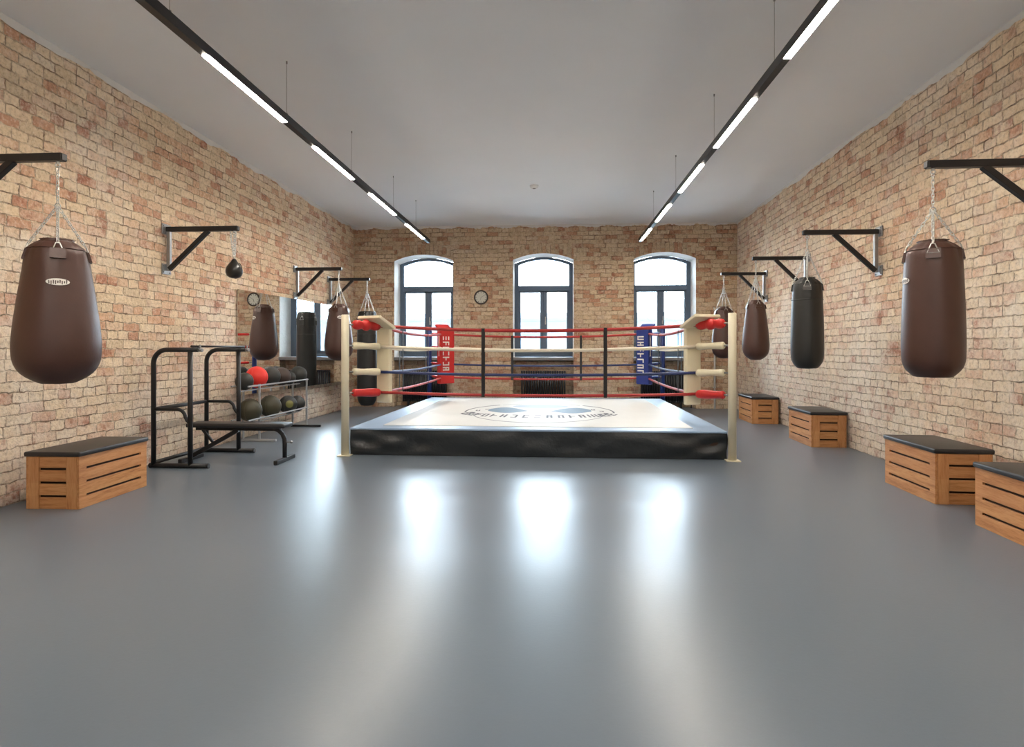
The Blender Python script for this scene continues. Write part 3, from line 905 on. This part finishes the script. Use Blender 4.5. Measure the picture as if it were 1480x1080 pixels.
skirt_side((ax, ay, 0), (-ax, ay, 0), (0, 1, 0), 3)
skirt_side((-ax, ay, 0), (-ax, -ay, 0), (-1, 0, 0), 4)
m.build('skirt', 'skirt', ring)
m = MB(); m.box((0, 0, PH/2), (2*ax-.06, 2*ay-.06, PH-.02)); m.build('platform_deck', 'dark_inside', ring)
m = MB(); m.box((0, 0, PH-.002), (2*ax+.012, 2*ay+.012, .03), .012, 3, None, 0, True); m.build('apron', 'apron', ring)
cx0, cx1, cy0, cy1 = -ax+.36, ax-.36, -ay+.27, ay-.25
m = MB(); m.box(((cx0+cx1)/2, (cy0+cy1)/2, PH+.0145), (cx1-cx0, cy1-cy0, .009), .003); cv = m.build('canvas', 'canvas', ring)
# logo printed on the canvas: winged oval with a row of worn, illegible letters
ZL = PH+.0197
lx, ly, LS = -.01, -.62, 1.9
def flat(mb, pts, z=ZL):
    n = len(pts); mb.add([(lx+p[0], ly+LS*p[1], z) for p in pts]+[(lx+p[0], ly+LS*p[1], z-.0012) for p in pts],
                         [tuple(range(n))]+[(i, (i+1) % n, n+(i+1) % n, n+i) for i in range(n)])
for s in (-1, 1):        # wings: thick outside, tapering to the middle
    P = []
    for k in range(17):
        a = k/16; P.append((s*(.2+.66*a), .22+.34*math.sin(PI*a*.92)**.8*a**.35))
    for k in range(17):
        a = 1-k/16; P.append((s*(.2+.66*a), .18-.16*math.sin(PI*a)))
    m = MB(); flat(m, P); m.build('logo_wing', 'logo_blue', cv)
m = MB()
P = [(.5*math.cos(a)*1.0, .62+.16*math.sin(a)) for a in [2*PI*k/30 for k in range(30)]]
flat(m, P)
m.build('logo_crest', 'logo_pale', cv)
m = MB()
def oval_ring(a0, a1, rx, ry, w, cyo=.15, n=60):
    V = []; F = []
    for k in range(n+1):
        a = a0+(a1-a0)*k/n
        for q in (0, 1): V.append((lx+(rx+q*w)*math.cos(a), ly+LS*(cyo+(ry+q*w*1.5)*math.sin(a)), ZL))
        if k: F.append((2*k-2, 2*k-1, 2*k+1, 2*k))
    m.add(V, F)
oval_ring(-.12, .9, 1.2, .72, .03)
oval_ring(.95, PI-.95, 1.2, .72, .012)
oval_ring(PI-.9, PI+.12, 1.2, .72, .03)
oval_ring(PI+.55, 2*PI-.55, 1.12, .8, .014)
m.build('logo_outline', 'logo_dark', cv)
def glyph(mb, place, w, h, r_):
    """a worn letter-like mark made of two to four strokes"""
    st = .34*w
    opts = [(-w/2, -h/2, -w/2+st, h/2), (w/2-st, -h/2, w/2, h/2), (-w/2, h/2-st, w/2, h/2), (-w/2, -h/2, w/2, -h/2+st), (-w/2, -st/2, w/2, st/2)]
    for k in r_.sample(range(5), r_.choice((2, 3, 3, 4))):
        x0, y0, x1, y1 = opts[k]
        P = [place(x0, y0), place(x1, y0), place(x1, y1), place(x0, y1)]
        mb.add(P, [(0, 1, 2, 3)])
gr = random.Random(11)
NL = 19
for k in range(NL):
    a = PI+.16+(PI-.32)*k/(NL-1)
    gx, gy = 1.16*math.cos(a), .02+.42*math.sin(a)*.62
    ca = math.atan2(.26*math.cos(a), -1.16*math.sin(a))
    def pl(x, y, gx=gx, gy=gy, ca=ca):
        return (lx+gx+x*math.cos(ca)-y*math.sin(ca), ly+LS*(gy+x*math.sin(ca)+y*math.cos(ca)), ZL)
    m = MB(); glyph(m, pl, .095, .2, gr); m.build('logo_letter', 'logo_dark', cv)
for s in (-1, 1):
    for (qx, qy) in ((1.03, .2), (.9, .33), (1.08, .02)):
        def pl(x, y, gx=s*qx, gy=qy): return (lx+gx+x, ly+LS*(gy+y), ZL)
        m = MB(); glyph(m, pl, .07, .09, gr); m.build('logo_letter', 'logo_dark', cv)

# posts
PT = 1.85
corner = [(-1, -1), (1, -1), (-1, 1), (1, 1)]
INS = .36
for sx, sy in corner:
    mat = 'cream' if sy < 0 else 'blue_steel'
    m = MB(); x, y = sx*HX, sy*HY
    m.tube([(x, y, .006), (x, y, PT-.006), (x, y, PT)], [.05, .05, .044], 20); p = m.build('corner_post', mat, ring)
    m = MB(); m.box((x, y, .006), (.17, .17, .012), .003); m.build('foot_plate', mat, p)
# rope heights at the corners and how far the middles sag
ROPE = [(1.713, .07, 'rope_red', .022), (1.433, .055, 'rope_white', .022), (1.087, .04, 'rope_blue', .019), (.807, .034, 'rope_red', .020)]
qx, qy = HX-INS, HY-INS
def rope_pt(side, u, z, sag):
    """u 0..1 along a side of the rope square"""
    zz = z-sag*4*u*(1-u)
    if side == 'front': return (-qx+2*qx*u, -qy, zz)
    if side == 'back': return (-qx+2*qx*u, qy, zz)
    if side == 'left': return (-qx, -qy+2*qy*u, zz)
    return (qx, -qy+2*qy*u, zz)
for side in ('front', 'back', 'left', 'right'):
    for z, sag, mat, r_ in ROPE:
        m = MB(); m.tube([rope_pt(side, u/24, z, sag) for u in range(25)], r_, 12); m.build('rope', mat, ring)
    for u in ((.335, .72) if side == 'front' else (.345, .68) if side == 'back' else (.25, .66)):
        m = MB(); w = .022
        P = [Vector(rope_pt(side, u, z, sag)) for z, sag, _, _ in ROPE]
        pts = []
        for a, c in zip(P, P[1:]):
            pts += [a+(c-a)*k/5 for k in range(5)]
        pts.append(P[-1]); pts[0] = pts[0]+Vector((0, 0, .025)); pts[-1] = pts[-1]-Vector((0, 0, .025))
        along = Vector((1, 0, 0)) if side in ('front', 'back') else Vector((0, 1, 0))
        out = Vector((0, 1, 0)) if side in ('front', 'back') else Vector((1, 0, 0))
        for q in (-1, 1):
            V = []; F = []
            for i, p in enumerate(pts):
                o = out*q*.024
                V += [p+o-along*w, p+o+along*w, p+o*1.15+along*w, p+o*1.15-along*w]
                if i:
                    a = 4*i
                    for (e, g) in ((0, 1), (1, 2), (2, 3), (3, 0)): F.append((a-4+e, a-4+g, a+g, a+e))
            m.add(V, F)
        m.build('rope_spacer', 'strap_black', ring)
# turnbuckles with padded sleeves from post to rope corner
for sx, sy in corner:
    pv = Vector((sx*HX, sy*HY, 0)); qv = Vector((sx*qx, sy*qy, 0))
    for i, (z, sag, mat, r_) in enumerate(ROPE):
        d = (qv-pv).normalized()
        a = pv+d*.045+Vector((0, 0, z+.012)); c = qv+Vector((0, 0, z))
        front = sy < 0
        m = MB(); m.tube([a, a+(c-a)*.2], .012, 8); m.tube([a+(c-a)*.12, c], .011, 8)
        tb = m.build('turnbuckle', 'steel_grey', ring)
        cov = ('red_vinyl' if i in (0, 3) else 'cream_vinyl') if front else ('red_vinyl' if sx < 0 else 'blue_vinyl')
        m = MB(); n = 22; pts = []; rr = []
        for k in range(n+1):
            u = k/n; p = a+(c-a)*(.14+.84*u)
            pts.append(p)
            if not front: rr.append(.026)
            elif i == 0: rr.append(.052+.014*abs(math.sin(u*9.5))+(.008 if .4 < u < .55 else 0))
            else: rr.append((.054 if i == 3 else .045)+.004*math.sin(u*7+i))
        rr[0] *= .7; rr[-1] *= .75
        m.tube(pts, rr, 16); m.build('padded_sleeve', cov, tb)
# corner pads
def pad(sx, sy, w, th, z0, z1, mat, flap_w, flap_len, flap_rise):
    d = Vector((-sx*(.48 if sy < 0 else .707), -sy*(.88 if sy < 0 else .707), 0)).normalized()   # towards the ring
    u = Vector((-d.y, d.x, 0))
    c = Vector((sx*qx, sy*qy, 0))+d*(.05+th/2)
    rot = Matrix((u, d, Vector((0, 0, 1)))).transposed().to_4x4()
    m = MB(); m.box(c+Vector((0, 0, (z0+z1)/2)), (w, th, z1-z0), .022, 3, rot, 0, False)
    p = m.build('corner_pad', mat, ring)
    m = MB()
    a = c+Vector((0, 0, z1-.01)); e = c-d*flap_len+Vector((0, 0, z1+flap_rise))
    x = (e-a).normalized(); nn = x.cross(u)
    r2 = Matrix((u, x, u.cross(x))).transposed().to_4x4()
    m.box((a+e)/2, (flap_w, (e-a).length, .045), .012, 3, r2); m.build('top_flap', mat, p)
    return p, c, d, u
for sx in (-1, 1):
    pad(sx, -1, .25, .07, .66, 1.69, 'cream_vinyl', .42, .3, .14)
for sx, mat in ((-1, 'red_vinyl'), (1, 'blue_vinyl')):
    p, c, d, u = pad(sx, 1, .36 if sx < 0 else .32, .13, .68, 1.80, mat, .32, .16, .1)
    th = .13
    m = MB(); gr = random.Random(21 if sx < 0 else 5)
    zc = 1.62
    hgt = .105 if sx < 0 else .115
    while zc > .9:
        def pl(x, y, zc=zc):
            q = c+d*(th/2+.0025)+u*(-(y+(.04))*1.0)+Vector((0, 0, zc+x))
            return tuple(q)
        glyph(m, pl, hgt*.72, .16, gr)
        zc -= hgt
    m.build('pad_lettering', 'print_white', p)
    m = MB()            # white lace cords along the pad edges
    for s in (-1, 1):
        q = c+u*s*(.18 if sx < 0 else .16)*1.03+d*.02
        m.tube([q+Vector((0, 0, 1.72)), q+Vector((0, 0, 1.25))], .008, 6)
    m.build('lace', 'print_white', p)

# ------------------------------------------------------------------ outside: pale building across the street
t = thing('building', 'pale plain building across the street, seen through the windows', 'building', (0, 38, -9))
m = MB(); m.box((0, 4, 6.1), (46, 8, 12.2)); m.build('facade', 'facade', t)
m = MB(); m.box((0, -.1, 12.25), (46.6, 8.6, .3), .03); m.build('cornice', 'facade', t)
for k in range(14):
    x = -19.5+k*3
    m = MB(); m.box((x, -.02, 10.3), (1.3, .1, 1.9)); w_ = m.build('window', 'facade_window', t)
    m = MB(); m.box((x, -.1, 9.28), (1.5, .2, .1), .01); m.build('window_sill', 'facade', w_)
b = MB(); b.box((0, 40, -9.1), (90, 48, .2)); struct(b.build('ground', 'street'), 'street outside')

# ------------------------------------------------------------------ daylight
w = bpy.data.worlds.new('overcast_sky'); sc.world = w; w.use_nodes = True
bg = w.node_tree.nodes['Background']
bg.inputs[0].default_value = (.74, .87, 1, 1); bg.inputs[1].default_value = 16.5
for i, (cx, hw) in enumerate(WIN):            # portals only steer the sky sampling through the openings
    ld = bpy.data.lights.new('window_portal', 'AREA'); ld.shape = 'RECTANGLE'; ld.size = 2*hw; ld.size_y = 2.5
    ld.cycles.is_portal = True
    lo = bpy.data.objects.new('window_portal', ld); COL.objects.link(lo)
    lo.location = (cx, YB+WT+.15, 2.4); lo.rotation_euler = (-R(90), 0, 0)

# ------------------------------------------------------------------ camera
cd = bpy.data.cameras.new('camera'); cam = bpy.data.objects.new('camera', cd); COL.objects.link(cam)
cam.location = (0, 0, 1.4); cam.rotation_euler = (R(90), 0, .0694)
cd.sensor_width = 36; cd.sensor_fit = 'HORIZONTAL'; cd.lens = 884/1480*36
cd.shift_y = -35.5/1480
cd.clip_start = .05; cd.clip_end = 300
sc.camera = cam

sc.view_settings.view_transform = 'Standard'
sc.view_settings.look = 'None'
sc.view_settings.gamma = 1
sc.view_settings.exposure = 0.93
